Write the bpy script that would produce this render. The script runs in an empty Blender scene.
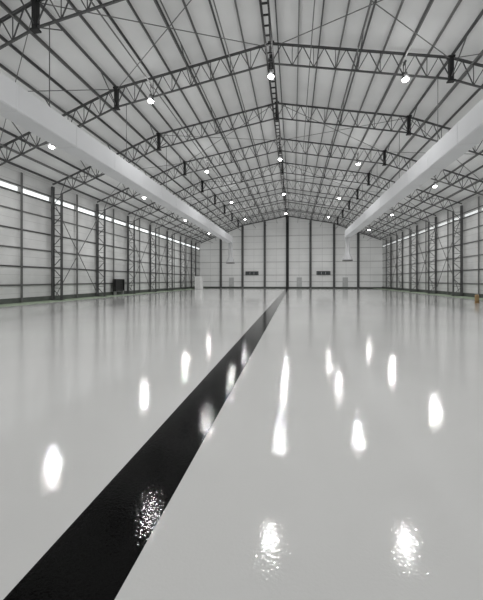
import bpy, bmesh, math, random
from mathutils import Vector, Matrix
random.seed(3)
scene = bpy.context.scene
COL = scene.collection
try:
    scene.view_settings.view_transform = 'Standard'
    scene.view_settings.look = 'None'
except Exception:
    pass

# ------------------------------------------------------------------ layout
W = 17.8            # half width of the hall
YB, YF = 67.0, -7.0 # back / front wall
RIDGE = 14.5        # underside of roof skin at the ridge
XJ = 8.8            # roof pitch changes here
S1, S2 = 0.185, 0.385
BAY = 6.1
FRAMES = [66.7 - BAY * k for k in range(1, 11)]   # 60.6 ... 5.7
def roof(x):
    x = abs(x)
    return RIDGE - S1 * x if x <= XJ else RIDGE - S1 * XJ - S2 * (x - XJ)
def top(x): return roof(x) - 0.36
def bot(x): return roof(x) - 1.42

# ------------------------------------------------------------------ materials
def new_mat(name):
    m = bpy.data.materials.new(name); m.use_nodes = True
    nt = m.node_tree
    return m, nt, nt.nodes["Principled BSDF"]

def mat_plain(name, col, rough=0.5, metal=0.0, var=0.08, scale=3.0, emit=0.0):
    m, nt, b = new_mat(name)
    tc = nt.nodes.new("ShaderNodeTexCoord")
    n = nt.nodes.new("ShaderNodeTexNoise"); n.inputs["Scale"].default_value = scale
    n.inputs["Detail"].default_value = 4
    r = nt.nodes.new("ShaderNodeValToRGB")
    r.color_ramp.elements[0].position = 0.3; r.color_ramp.elements[1].position = 0.7
    r.color_ramp.elements[0].color = [c * (1 - var) for c in col] + [1]
    r.color_ramp.elements[1].color = [min(1, c * (1 + var)) for c in col] + [1]
    nt.links.new(tc.outputs["Object"], n.inputs["Vector"])
    nt.links.new(n.outputs["Fac"], r.inputs["Fac"])
    nt.links.new(r.outputs["Color"], b.inputs["Base Color"])
    b.inputs["Roughness"].default_value = rough
    b.inputs["Metallic"].default_value = metal
    if emit:
        nt.links.new(r.outputs["Color"], b.inputs["Emission Color"])
        b.inputs["Emission Strength"].default_value = emit
    return m

def mat_seamed(name, col, axis, period, seam=0.75, width=0.03, axis2=None, period2=1.0, rough=0.5, emit=0.0, var=0.05, nscale=0.35):
    """cladding sheets with thin darker seams every `period` metres"""
    m, nt, b = new_mat(name)
    L = nt.links
    tc = nt.nodes.new("ShaderNodeTexCoord")
    sp = nt.nodes.new("ShaderNodeSeparateXYZ"); L.new(tc.outputs["Object"], sp.inputs[0])
    def seamfac(ax, per, w):
        d = nt.nodes.new("ShaderNodeMath"); d.operation = 'DIVIDE'; d.inputs[1].default_value = per
        L.new(sp.outputs[ax], d.inputs[0])
        f = nt.nodes.new("ShaderNodeMath"); f.operation = 'FRACT'; L.new(d.outputs[0], f.inputs[0])
        l = nt.nodes.new("ShaderNodeMath"); l.operation = 'LESS_THAN'; l.inputs[1].default_value = w / per
        L.new(f.outputs[0], l.inputs[0]); return l
    s = seamfac(axis, period, width)
    if axis2 is not None:
        s2 = seamfac(axis2, period2, width)
        mx = nt.nodes.new("ShaderNodeMath"); mx.operation = 'MAXIMUM'
        L.new(s.outputs[0], mx.inputs[0]); L.new(s2.outputs[0], mx.inputs[1]); s = mx
    n = nt.nodes.new("ShaderNodeTexNoise"); n.inputs["Scale"].default_value = nscale; n.inputs["Detail"].default_value = 5
    L.new(tc.outputs["Object"], n.inputs["Vector"])
    r = nt.nodes.new("ShaderNodeValToRGB")
    r.color_ramp.elements[0].position = 0.3; r.color_ramp.elements[1].position = 0.7
    r.color_ramp.elements[0].color = [c * (1 - var) for c in col] + [1]
    r.color_ramp.elements[1].color = [min(1, c * (1 + var)) for c in col] + [1]
    L.new(n.outputs["Fac"], r.inputs["Fac"])
    mix = nt.nodes.new("ShaderNodeMixRGB"); mix.blend_type = 'MIX'
    L.new(s.outputs[0], mix.inputs["Fac"]); L.new(r.outputs["Color"], mix.inputs["Color1"])
    mix.inputs["Color2"].default_value = [c * seam for c in col] + [1]
    L.new(mix.outputs["Color"], b.inputs["Base Color"])
    b.inputs["Roughness"].default_value = rough
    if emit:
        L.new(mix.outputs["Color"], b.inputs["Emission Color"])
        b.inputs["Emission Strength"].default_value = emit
    return m

def mat_epoxy(name, col, var, rough, bump, ior=1.5):
    m, nt, b = new_mat(name); L = nt.links
    tc = nt.nodes.new("ShaderNodeTexCoord")
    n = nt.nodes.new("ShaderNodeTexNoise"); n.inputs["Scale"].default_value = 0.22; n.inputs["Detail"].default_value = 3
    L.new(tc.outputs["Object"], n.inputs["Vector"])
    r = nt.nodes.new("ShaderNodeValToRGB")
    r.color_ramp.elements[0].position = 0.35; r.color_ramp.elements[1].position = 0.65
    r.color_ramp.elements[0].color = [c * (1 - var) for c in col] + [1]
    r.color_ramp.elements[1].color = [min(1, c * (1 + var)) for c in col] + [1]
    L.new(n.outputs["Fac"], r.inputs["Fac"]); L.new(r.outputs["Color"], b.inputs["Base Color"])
    b.inputs["Roughness"].default_value = rough
    b.inputs["IOR"].default_value = ior
    # fine orange-peel ripple of the poured resin
    n1 = nt.nodes.new("ShaderNodeTexNoise"); n1.inputs["Scale"].default_value = 46; n1.inputs["Detail"].default_value = 1.0
    L.new(tc.outputs["Object"], n1.inputs["Vector"])
    b1 = nt.nodes.new("ShaderNodeBump"); b1.inputs["Distance"].default_value = 0.0008 * bump; b1.inputs["Strength"].default_value = 1
    L.new(n1.outputs["Fac"], b1.inputs["Height"])
    L.new(b1.outputs["Normal"], b.inputs["Normal"])
    return m

M_FLOOR = mat_epoxy("grey_epoxy", (0.71, 0.71, 0.702), 0.045, 0.045, 1.0, 1.38)  # broad colour mottling, also standing in for pale reflected sheen
M_STRIPE = mat_epoxy("black_epoxy", (0.002, 0.002, 0.002), 0.2, 0.045, 1.15, 1.22)
M_CEIL = mat_seamed("roof_lining", (0.74, 0.745, 0.745), 1, 6.1, 0.85, 0.06, rough=0.7, emit=0.08, var=0.09, nscale=0.25)  # weak glow added to the lining to brighten the ceiling
M_SIDE = mat_seamed("side_cladding", (0.70, 0.705, 0.70), 2, 0.65, 0.80, 0.03, 1, 3.05, rough=0.6, emit=0.005, var=0.12, nscale=0.5)
M_BACK = mat_seamed("gable_cladding", (0.84, 0.845, 0.84), 2, 1.3, 0.78, 0.06, 0, 2.225, rough=0.6, emit=0.09, var=0.05)  # slight glow added so the far cladding reads whiter
M_STEEL = mat_plain("grey_painted_steel", (0.11, 0.112, 0.113), 0.5, 0.1)
M_STEEL2 = mat_plain("galvanised_steel", (0.19, 0.192, 0.19), 0.45, 0.2)
M_STEEL3 = mat_plain("light_galvanised_steel", (0.40, 0.40, 0.40), 0.45, 0.1)
M_DARK = mat_plain("dark_steel", (0.025, 0.025, 0.026), 0.5, 0.2)
M_DUCT = mat_plain("white_duct_sheet", (0.68, 0.69, 0.71), 0.55, 0, 0.03, 0.6)
M_PIPE = mat_plain("pale_grey_pipe", (0.56, 0.565, 0.58), 0.5, 0, 0.03, 0.6)
M_WHITE = mat_plain("white_enamel", (0.88, 0.88, 0.88), 0.4)
M_GREEN = mat_plain("pale_green_concrete", (0.32, 0.39, 0.29), 0.6, 0, 0.2, 1.2)
M_KERB = mat_plain("dark_kerb", (0.09, 0.10, 0.09), 0.7, 0, 0.2, 2)
M_BLACK = mat_plain("black_plastic", (0.008, 0.008, 0.008), 0.35)
M_YEL = mat_plain("ochre_paint", (0.33, 0.22, 0.10), 0.5)
M_GLASS = mat_plain("dark_glass", (0.10, 0.11, 0.115), 0.15)
M_FRAME = mat_plain("dark_frame", (0.04, 0.04, 0.04), 0.5)
def mat_emit(name, col, s):
    m = mat_plain(name, col, 0.4); b = m.node_tree.nodes["Principled BSDF"]
    b.inputs["Emission Color"].default_value = (*col, 1); b.inputs["Emission Strength"].default_value = s
    return m
M_SKY = mat_emit("translucent_daylight_sheet", (0.9, 0.95, 0.95), 1.2)
M_SKY2 = mat_emit("translucent_daylight_sheet_dim", (0.9, 0.93, 0.93), 0.6)
M_LAMP = mat_emit("lamp_lens", (1, 0.98, 0.94), 30)

# ------------------------------------------------------------------ mesh helpers
def add_box(bm, lo, hi):
    lo = Vector(lo); hi = Vector(hi)
    vs = [bm.verts.new((x, y, z)) for x in (lo.x, hi.x) for y in (lo.y, hi.y) for z in (lo.z, hi.z)]
    for f in ((0,1,3,2),(4,6,7,5),(0,4,5,1),(2,3,7,6),(0,2,6,4),(1,5,7,3)):
        bm.faces.new([vs[i] for i in f])

def add_beam(bm, a, b, w, h=None, up=Vector((0, 0, 1))):
    h = h or w
    a = Vector(a); b = Vector(b); d = (b - a).normalized()
    if abs(d.dot(up)) > 0.98: up = Vector((0, 1, 0))
    s = d.cross(up).normalized(); u = s.cross(d).normalized()
    vs = []
    for p in (a, b):
        for i, j in ((-1,-1),(1,-1),(1,1),(-1,1)):
            vs.append(bm.verts.new(p + s * i * w / 2 + u * j * h / 2))
    for f in ((3,2,1,0),(4,5,6,7),(0,1,5,4),(1,2,6,5),(2,3,7,6),(3,0,4,7)):
        bm.faces.new([vs[i] for i in f])

def add_cbeam(bm, a, b, w, h, t=0.012):
    a = Vector(a); b = Vector(b); d = (b - a).normalized()
    up = Vector((0,0,1))
    if abs(d.dot(up)) > 0.98: up = Vector((0, 1, 0))
    s = d.cross(up).normalized(); u = s.cross(d).normalized()
    add_beam(bm, a - s*(w/2), b - s*(w/2), t, h, up)
    add_beam(bm, a + u*(h/2), b + u*(h/2), w, t, up)
    add_beam(bm, a - u*(h/2), b - u*(h/2), w, t, up)

def add_hbeam(bm, a, b, w, h, t=0.02, up=Vector((0,1,0))):
    a = Vector(a); b = Vector(b); d = (b - a).normalized()
    s = d.cross(up).normalized(); u = s.cross(d).normalized()
    add_beam(bm, a, b, t, h, up)
    add_beam(bm, a + u*(h/2), b + u*(h/2), w, t*1.3, up)
    add_beam(bm, a - u*(h/2), b - u*(h/2), w, t*1.3, up)

def add_lathe(bm, prof, c, seg=20, axis='Z', cap=True):
    rings = []
    c = Vector(c)
    for r, z in prof:
        ring = []
        for i in range(seg):
            t = 2 * math.pi * i / seg
            ring.append(bm.verts.new(c + Vector((r*math.cos(t), r*math.sin(t), z))))
        rings.append(ring)
    for a, b in zip(rings, rings[1:]):
        for i in range(seg):
            bm.faces.new((a[i], a[(i+1) % seg], b[(i+1) % seg], b[i]))
    if cap:
        bm.faces.new(list(reversed(rings[0]))); bm.faces.new(rings[-1])

def finish(bm, name, mat, parent=None, smooth=False, loc=None):
    bmesh.ops.recalc_face_normals(bm, faces=bm.faces[:])
    me = bpy.data.meshes.new(name); bm.to_mesh(me); bm.free()
    me.materials.append(mat)
    if smooth:
        for p in me.polygons: p.use_smooth = True
    o = bpy.data.objects.new(name, me); COL.objects.link(o)
    if parent: o.parent = parent
    if loc: o.location = loc
    return o

def empty(name, loc, label, cat, group=None):
    e = bpy.data.objects.new(name, None); e.empty_display_size = 0.3
    e.location = loc; COL.objects.link(e)
    e["label"] = label; e["category"] = cat
    if group: e["group"] = group
    return e

def tag(o, label, cat, group=None):
    o["label"] = label; o["category"] = cat
    if group: o["group"] = group
    return o

def struct(o, label):
    o["kind"] = "structure"; o["label"] = label; o["category"] = o.name.split("_")[0]
    return o

def copy_thing(root, loc, scale=None):
    n = root.copy(); COL.objects.link(n); n.location = loc
    if scale: n.scale = scale
    for c in root.children:
        k = c.copy(); COL.objects.link(k); k.parent = n
    return n

# ------------------------------------------------------------------ shell
bm = bmesh.new(); add_box(bm, (-W - 0.2, YF - 0.2, -0.2), (W + 0.2, YB + 0.2, 0))
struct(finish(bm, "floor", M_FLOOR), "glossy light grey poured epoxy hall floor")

def gable_wall(name, y0, y1, mat, label):
    bm = bmesh.new()
    pts = [(-W - .2, 0), (W + .2, 0), (W + .2, roof(W)), (XJ, roof(XJ)), (0, RIDGE), (-XJ, roof(XJ)), (-W - .2, roof(W))]
    n = len(pts)
    a = [bm.verts.new((x, y0, z)) for x, z in pts]; b = [bm.verts.new((x, y1, z)) for x, z in pts]
    bm.faces.new(a); bm.faces.new(list(reversed(b)))
    for i in range(n):
        j = (i + 1) % n; bm.faces.new((a[i], b[i], b[j], a[j]))
    return struct(finish(bm, name, mat), label)
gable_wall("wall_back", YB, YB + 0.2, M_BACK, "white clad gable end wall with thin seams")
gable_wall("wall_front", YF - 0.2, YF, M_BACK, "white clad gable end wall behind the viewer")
for s, nm in ((-1, "wall_left"), (1, "wall_right")):
    bm = bmesh.new()
    add_box(bm, (min(s*W, s*(W+.2)), YF, 0), (max(s*W, s*(W+.2)), YB, roof(W)))
    struct(finish(bm, nm, M_SIDE), "off-white sheet-clad long side wall")
bm = bmesh.new()
e = W + .2
lo = [(-e, roof(e)), (-XJ, roof(XJ)), (0, RIDGE), (XJ, roof(XJ)), (e, roof(e))]
ring = lo + [(x, z + .15) for x, z in reversed(lo)]
a = [bm.verts.new((x, YF - .2, z)) for x, z in ring]; b = [bm.verts.new((x, YB + .2, z)) for x, z in ring]
n = len(ring)
for i in range(n):
    j = (i + 1) % n; bm.faces.new((a[i], b[i], b[j], a[j]))
for i in range(4):
    bm.faces.new((a[i], a[i+1], a[n-2-i], a[n-1-i])); bm.faces.new((b[n-1-i], b[n-2-i], b[i+1], b[i]))
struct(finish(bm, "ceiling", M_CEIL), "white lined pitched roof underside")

for s, nm in ((-1, "baseboard_left"), (1, "baseboard_right")):
    bm = bmesh.new(); add_box(bm, (min(s*W, s*(W-.12)), YF, 0), (max(s*W, s*(W-.12)), YB, 0.35))
    struct(finish(bm, nm, M_KERB), "low dark concrete kerb along the side wall")
bm = bmesh.new(); add_box(bm, (-W + .12, YB - .12, 0), (W - .12, YB, 0.25))
struct(finish(bm, "baseboard_back", M_KERB), "low dark concrete kerb along the gable wall")
for i, s in enumerate((-1, 1)):
    bm = bmesh.new(); add_box(bm, (min(s*(W-.12), s*(W-1.9)), YF, 0), (max(s*(W-.12), s*(W-1.9)), YB - .12, 0.012))
    struct(finish(bm, "trim_%d" % (i+1), M_GREEN), "pale green floor border along the side wall")

n = 1
for s in (-1, 1):
    for k in range(12):
        for h in range(2):
            y1 = 66.7 - BAY * k - BAY / 2 * h - 0.2; y0 = y1 - BAY / 2 + 0.4
            if y1 < 5: continue
            zt = 8.06 if s < 0 else 7.98
            bm = bmesh.new(); add_box(bm, (min(s*(W-.03), s*W), y0, 7.80), (max(s*(W-.03), s*W), y1, zt))
            struct(finish(bm, "window_%d" % n, M_SKY if s < 0 else M_SKY2), "narrow translucent strip window under the eaves"); n += 1

bm = bmesh.new(); add_box(bm, (-0.275, YF + .5, 0), (0.275, YB - 0.3, 0.001))
tag(finish(bm, "floor_stripe", M_STRIPE), "glossy black painted stripe running along the grey floor", "floor marking")

# ------------------------------------------------------------------ trusses
def build_truss(y):
    e = empty("roof_truss", (0, y, 0), "grey steel lattice roof truss spanning the hall", "roof truss", "steel roof trusses")
    for s in (-1, 1):
        for x0, x1 in ((0.0, XJ), (XJ, 17.6)):
            bm = bmesh.new(); add_hbeam(bm, (s*x0, 0, top(x0)), (s*x1, 0, top(x1)), 0.085, 0.085)
            finish(bm, "top_chord", M_STEEL, e)
            xe = min(x1, 16.9)
            bm = bmesh.new(); add_beam(bm, (s*x0, 0, bot(x0)), (s*xe, 0, bot(xe)), 0.075)
            finish(bm, "bottom_chord", M_STEEL, e)
            bm = bmesh.new()
            npan = 8
            span = (xe - x0) / npan
            for i in range(npan):
                a = x0 + i * span; m = a + span / 2; b = a + span
                add_beam(bm, (s*a, 0, bot(a)), (s*m, 0, top(m)), 0.04)
                add_beam(bm, (s*m, 0, top(m)), (s*b, 0, bot(b)), 0.04)
                if i: add_beam(bm, (s*a, 0, bot(a)), (s*a, 0, top(a)), 0.03)
            finish(bm, "lattice_web", M_STEEL, e)
    for x in (-XJ, 0, XJ):
        bm = bmesh.new()
        add_box(bm, (x - .10, -.1, bot(x) - .10), (x + .10, .1, top(x) + .05))
        add_box(bm, (x - .16, -.12, bot(x) - .13), (x + .16, .12, bot(x) - .06))
        add_box(bm, (x - .16, -.12, top(x) - .02), (x + .16, .12, top(x) + .06))
        finish(bm, "splice_post", M_DARK, e)
    return e
t0 = build_truss(FRAMES[0])
for y in FRAMES[1:]: copy_thing(t0, (0, y, 0))

def build_column(y):
    e = empty("lattice_column", (-W, y, 0), "grey steel lattice wall column beside the cladding", "steel column", "lattice wall columns")
    xo, xi = 0.22, 0.98
    bm = bmesh.new(); add_hbeam(bm, (xo, 0, 0), (xo, 0, top(W) - .1), 0.17, 0.18); finish(bm, "outer_chord", M_STEEL, e)
    bm = bmesh.new(); add_hbeam(bm, (xi, 0, 0), (xi, 0, bot(W - xi) + .02), 0.12, 0.12); finish(bm, "inner_chord", M_STEEL, e)
    bm = bmesh.new()
    nz = 10; H = bot(W - xi) - .2
    for i in range(nz):
        z0 = .15 + H * i / nz; z1 = .15 + H * (i + 1) / nz
        if i % 2: add_beam(bm, (xo, 0, z0), (xi, 0, z1 - .05), 0.045)
        else: add_beam(bm, (xi, 0, z0), (xo, 0, z1 - .05), 0.045)
        add_beam(bm, (xo, 0, z1), (xi, 0, z1), 0.04)
    finish(bm, "lattice_web", M_STEEL, e)
    bm = bmesh.new(); add_box(bm, (xo - .15, -.2, 0.013), (xi + .15, .2, 0.05)); finish(bm, "base_plate", M_DARK, e)
    return e
c0 = build_column(FRAMES[0])
for y in FRAMES[1:]: copy_thing(c0, (-W, y, 0))
for y in FRAMES:
    r = copy_thing(c0, (W, y, 0)); r.rotation_euler = (0, 0, math.pi)

pm = None
for s in (-1, 1):
    for y in FRAMES:
        if pm is None:
            bm = bmesh.new(); add_hbeam(bm, (0, 0, 0), (0, 0, roof(W) - .3), .08, .10); pm = finish(bm, "wall_post", M_STEEL2); o = pm
        else:
            o = pm.copy(); COL.objects.link(o)
        o.location = (s * (W - .19), y + BAY / 2, 0)
        tag(o, "slim grey steel post fixed against the side wall", "steel post", "slim side wall posts")

# purlins
for s in (-1, 1):
    for i in range(17):
        x = s * min(0.35 + 1.07 * i, 17.5)
        z = roof(x) - 0.14
        bm = bmesh.new(); add_cbeam(bm, (0, -(YB - YF)/2 + .05, 0), (0, (YB - YF)/2 - .05, 0), 0.05, 0.14)
        o = finish(bm, "roof_purlin", M_STEEL if i % 2 == 0 else M_STEEL2, loc=(x, (YB + YF)/2, z))
        tag(o, "long grey steel purlin under the white roof lining", "roof purlin", "roof purlins")

# ridge ladder beam
e = empty("ridge_ladder_beam", (0, 0, 0), "dark ladder-like steel beam running below the ridge", "ladder beam")
L0, L1 = YF + 1, YB - .5
zb = bot(0) - .20
for x in (-.15, .15):
    bm = bmesh.new(); add_beam(bm, (x, L0, zb), (x, L1, zb), .08, .1); finish(bm, "rail", M_DARK, e)
bm = bmesh.new(); y = L0 + .2
while y < L1:
    add_beam(bm, (-.13, y, zb), (.13, y, zb), .06); y += .61
o = finish(bm, "rungs", M_DARK, e); o["kind"] = "stuff"
for y in FRAMES:
    for h in (-1.9, 1.9):
        bm = bmesh.new(); add_beam(bm, (0, y, bot(0) + .05), (0, y + h, top(0) + .1), .05)
        finish(bm, "ridge_strut", M_DARK, e)

for x in (-15.0, -11.75, -9.15, -6.3, -4.15, -2.0, 2.0, 4.15, 6.3, 9.15, 11.75, 15.0):
    bm = bmesh.new(); add_beam(bm, (0, 5.7, 0), (0, YB, 0), 0.045)
    o = finish(bm, "tie_strut", M_STEEL2, loc=(x, 0, bot(x) + .08))
    tag(o, "thin steel tie tube linking the roof trusses", "tie strut", "roof tie struts")

YS = [66.4] + FRAMES
for k in range(len(YS) - 1):
    ya, yb = YS[k], YS[k+1]
    for s in (-1, 1):
        if k % 2 == 0:
            for xa, xb in ((0.35, XJ), (XJ, 16.5)):
                bm = bmesh.new()
                add_beam(bm, (s*xa, ya, top(xa) - .05), (s*xb, yb, top(xb) - .05), 0.03)
                add_beam(bm, (s*xb, ya, top(xb) - .09), (s*xa, yb, top(xa) - .09), 0.03)
                o = finish(bm, "bracing_cross", M_STEEL2)
                tag(o, "thin crossed steel tie rods beneath the roof", "bracing rods", "roof bracing crosses")
    for x in (-14.2, -12.0, -8.8, -4.4, 4.4, 8.8, 12.0, 14.2):
        bm = bmesh.new()
        for yy, d in ((ya, -1), (yb, 1)):
            add_beam(bm, (x, yy + d*.1, bot(x) + .1), (x, yy + d*1.7, top(x) + .08), 0.04)
        add_beam(bm, (x, yb + .1, top(x) + .1), (x, ya - .1, top(x) + .1), 0.045)
        o = finish(bm, "fly_brace", M_STEEL)
        tag(o, "steel knee braces stiffening neighbouring roof trusses", "roof brace", "roof fly braces")

for s in (-1, 1):
    for i, z in enumerate((1.25, 2.55, 3.85, 5.15, 6.45, 7.68, 8.2)):
        bm = bmesh.new(); add_cbeam(bm, (0, YF + .05, 0), (0, YB - .15, 0), 0.05, 0.075)
        o = finish(bm, "wall_girt", M_STEEL if i in (1, 3, 5) else M_STEEL2, loc=(s*(W - .05), 0, z))
        tag(o, "horizontal grey steel rail along the side wall", "wall rail", "side wall rails")
    for k in (1, 3, 4, 6, 8):
        ya, yb = YS[k], YS[k+1]
        bm = bmesh.new()
        add_beam(bm, (s*(W-.30), ya - .1, .3), (s*(W-.30), yb + .1, 7.6), 0.045)
        add_beam(bm, (s*(W-.36), ya - .1, 7.6), (s*(W-.36), yb + .1, .3), 0.045)
        o = finish(bm, "wall_bracing_cross", M_STEEL2)
        tag(o, "crossed steel rods bracing the side wall bay", "bracing rods", "side wall bracing")
for z in (1.25, 2.55, 5.15, 7.75, 10.3):
    hw = W - .02
    while roof(hw) < z + .05: hw -= .05
    bm = bmesh.new(); add_beam(bm, (-hw, 0, 0), (hw, 0, 0), 0.05, 0.06)
    o = finish(bm, "gable_girt", M_STEEL3, loc=(0, YB - .028, z))
    tag(o, "thin horizontal steel rail across the gable wall", "wall rail", "gable wall rails")
for x in (-13.35, -8.9, -4.45, 0, 4.45, 8.9, 13.35):
    bm = bmesh.new(); w = .55 if x == 0 else .40
    add_hbeam(bm, (0, 0, 0), (0, 0, top(x) - .12), w, .3, .05)
    o = finish(bm, "gable_post", M_STEEL if x else M_DARK, loc=(x, YB - .28, 0))
    tag(o, "upright steel wind post on the gable wall", "steel post", "gable wind posts")
for s in (-1, 1):
    bm = bmesh.new()
    add_beam(bm, (0.05*s, YB - .25, top(0)), (s*XJ, YB - .25, top(XJ)), .14)
    add_beam(bm, (s*XJ, YB - .25, top(XJ)), (s*17.5, YB - .25, top(17.5)), .14)
    o = finish(bm, "gable_rafter", M_STEEL); tag(o, "sloping steel rafter at the gable wall", "rafter", "gable rafters")

# ------------------------------------------------------------------ ducts (rectangular)
def build_duct(x, yend):
    z0 = 7.6
    e = empty("air_duct", (x, yend, z0), "long white rectangular air duct hanging below the trusses", "air duct", "white air ducts")
    hw, hh, c = .42, .46, .04
    prof = [(-hw+c,-hh),(hw-c,-hh),(hw,-hh+c),(hw,hh-c),(hw-c,hh),(-hw+c,hh),(-hw,hh-c),(-hw,-hh+c)]
    bm = bmesh.new(); rings = []
    end = YF + .03 - yend
    y = 0.0
    def R(yy, k): rings.append([bm.verts.new((px*k, yy, pz*k)) for px, pz in prof])
    while y > end:
        R(y, 1.025); R(max(y - .05, end), 1.025)
        if y - .06 > end: R(y - .06, 1.0)
        if y - 3.04 > end: R(y - 3.04, 1.0)
        y -= 3.05
    R(end - .001, 1.0)
    for a, b in zip(rings, rings[1:]):
        for i in range(8): bm.faces.new((a[i], a[(i+1)%8], b[(i+1)%8], b[i]))
    bm.faces.new(rings[0]); bm.faces.new(list(reversed(rings[-1])))
    finish(bm, "duct_body", M_DUCT, e)
    bm = bmesh.new()
    add_lathe(bm, [(.64, -3.5), (.64, -3.3), (.33, -2.55), (.31, -2.4), (.31, .0), (.31, .2), (.2, .3)], (0, .38, 0), 24)
    finish(bm, "down_pipe", M_PIPE, e, True)
    bm = bmesh.new(); add_lathe(bm, [(.66, -3.5), (.66, -3.36)], (0, .38, 0), 24); finish(bm, "outlet_rim", M_STEEL2, e)
    for fy in FRAMES:
        if fy < yend:
            bm = bmesh.new(); add_beam(bm, (0, fy - yend, hh - .01), (0, fy - yend, bot(x) - z0), 0.025)
            finish(bm, "suspension_cable", M_STEEL, e)
    return e
build_duct(-8.2, 49.5)
build_duct(8.2, 45.5)

# ------------------------------------------------------------------ lamps
def build_lamp(loc):
    e = empty("high_bay_lamp", loc, "round high bay lamp hanging from a truss", "ceiling lamp", "high bay lamps")
    bm = bmesh.new(); add_lathe(bm, [(.18, 0), (.19, .05), (.17, .12), (.10, .2), (.08, .34), (.04, .36)], (0,0,0), 20)
    finish(bm, "housing", M_STEEL, e, True)
    bm = bmesh.new(); add_lathe(bm, [(.04, -.10), (.10, -.085), (.145, -.04), (.16, 0)], (0,0,-.002), 20); finish(bm, "lens", M_LAMP, e, True)
    bm = bmesh.new(); add_beam(bm, (0,0,.35), (0,0,.95), .03); add_box(bm, (-.04, -.04, .85), (.04, .3, .93)); finish(bm, "hanger", M_STEEL, e)
    ld = bpy.data.lights.new("lamp_light", 'AREA'); ld.shape = 'DISK'; ld.size = .20; ld.energy = 165
    ld.color = (1, .995, .985)
    lo = bpy.data.objects.new("lamp_light", ld); COL.objects.link(lo); lo.parent = e; lo.location = (0, 0, -.12)
    pd = bpy.data.lights.new("lamp_spill", 'POINT'); pd.shadow_soft_size = .12; pd.energy = 20; pd.color = (1, .995, .985)
    po = bpy.data.objects.new("lamp_spill", pd); COL.objects.link(po); po.parent = e; po.location = (0, -.34, 0)
    return e
l0 = None
for y in (54.5, 42.3, 30.1, 17.9, 5.7):
    for x, z in ((-12.65, 9.3), (-6.6, 11.45), (0.0, 12.2), (6.6, 11.45), (12.65, 9.3)):
        p = (x, y - .32, z)
        l0 = build_lamp(p) if l0 is None else (copy_thing(l0, p))

# ------------------------------------------------------------------ small things
def box_obj(name, lo, hi, mat, parent=None, bev=0.0):
    bm = bmesh.new(); add_box(bm, lo, hi)
    if bev: bmesh.ops.bevel(bm, geom=bm.edges[:], offset=bev, segments=2, affect='EDGES')
    return finish(bm, name, mat, parent)

e = empty("black_vent_unit", (-W + .55, 33.6, 0), "plain black square ventilation unit against the side wall", "ventilation unit")
bm = bmesh.new()
hy, z0, z1 = .92, .42, 1.6
add_box(bm, (-.2, -hy, z0), (.15, hy, z0+.1)); add_box(bm, (-.2, -hy, z1), (.15, hy, z1+.1))
add_box(bm, (-.2, -hy, z0+.1), (.15, -hy+.1, z1)); add_box(bm, (-.2, hy-.1, z0+.1), (.15, hy, z1))
add_box(bm, (-.2, -hy+.1, z0+.1), (-.15, hy-.1, z1))
finish(bm, "casing", M_BLACK, e)
bm = bmesh.new()
for i in range(9): add_beam(bm, (.05, -hy+.1, .58 + .12*i), (.05, hy-.1, .58 + .12*i), .015, .1)
finish(bm, "louvre", M_BLACK, e)
for yy in (-.75, .75): box_obj("foot", (-.15, yy - .04, 0.012), (.1, yy + .04, .42), M_STEEL3, e)

e = empty("white_cabin", (-15.2, 57.3, 0), "small white cabin standing in the far corner", "cabin")
box_obj("body", (-.6, -.6, 0.0), (.6, .6, 2.2), M_WHITE, e, .04)
box_obj("roof_cap", (-.65, -.65, 2.2), (.65, .65, 2.28), M_WHITE, e, .02)
box_obj("door", (-.35, -.64, .08), (.35, -.6, 2.0), mat_plain("white_door", (.78,.78,.78)), e)

for x in (-7.0, 6.9):
    e = empty("wall_display", (x, YB - .3, 2.95), "dark framed display board mounted on the gable wall", "display board", "gable display boards")
    bm = bmesh.new()
    add_box(bm, (-1.3, -.08, -.36), (1.3, .2, -.27)); add_box(bm, (-1.3, -.08, .27), (1.3, .2, .36))
    add_box(bm, (-1.3, -.08, -.27), (-1.21, .2, .27)); add_box(bm, (1.21, -.08, -.27), (1.3, .2, .27))
    finish(bm, "frame", M_FRAME, e)
    bm = bmesh.new()
    for i in range(3): add_box(bm, (-1.18 + i*.81, -.02, -.27), (-.44 + i*.81, .1, .27))
    finish(bm, "panel", M_GLASS, e)
for i, x in enumerate((-11.2, 2.3, 11.0)):
    bm = bmesh.new(); add_box(bm, (x - .5, YB - .06, 0.02), (x + .5, YB, 2.1)); add_box(bm, (x + .35, YB - .12, 1.0), (x + .42, YB - .06, 1.1))
    struct(finish(bm, "door_%d" % (i+1), mat_plain("door_grey", (.6,.61,.61))), "plain pale grey steel door in the gable wall")
e = empty("safety_bollard", (13.7, 25.5, 0), "short ochre safety bollard standing on the floor", "bollard")
bm = bmesh.new(); add_lathe(bm, [(.13, 0), (.13, .52), (.10, .58), (.03, .60)], (0,0,.0), 16); finish(bm, "post", M_YEL, e, True)
bm = bmesh.new(); add_lathe(bm, [(.17, 0.0), (.17, .03)], (0,0,0), 16); finish(bm, "base_plate", M_YEL, e)

# ------------------------------------------------------------------ world + camera
w = bpy.data.worlds.new("World"); scene.world = w; w.use_nodes = True
w.node_tree.nodes["Background"].inputs[0].default_value = (.8, .85, .9, 1)
w.node_tree.nodes["Background"].inputs[1].default_value = 0.5
cd = bpy.data.cameras.new("Camera"); cam = bpy.data.objects.new("Camera", cd); COL.objects.link(cam)
cam.location = (1.16, 0, 1.6); cam.rotation_euler = (math.radians(90), 0, math.radians(-0) + math.radians(8.75))
cd.sensor_width = 36; cd.sensor_fit = 'AUTO'; cd.lens = 337 / 600 * 36; cd.shift_y = -20 / 600
cd.clip_end = 300
scene.camera = cam
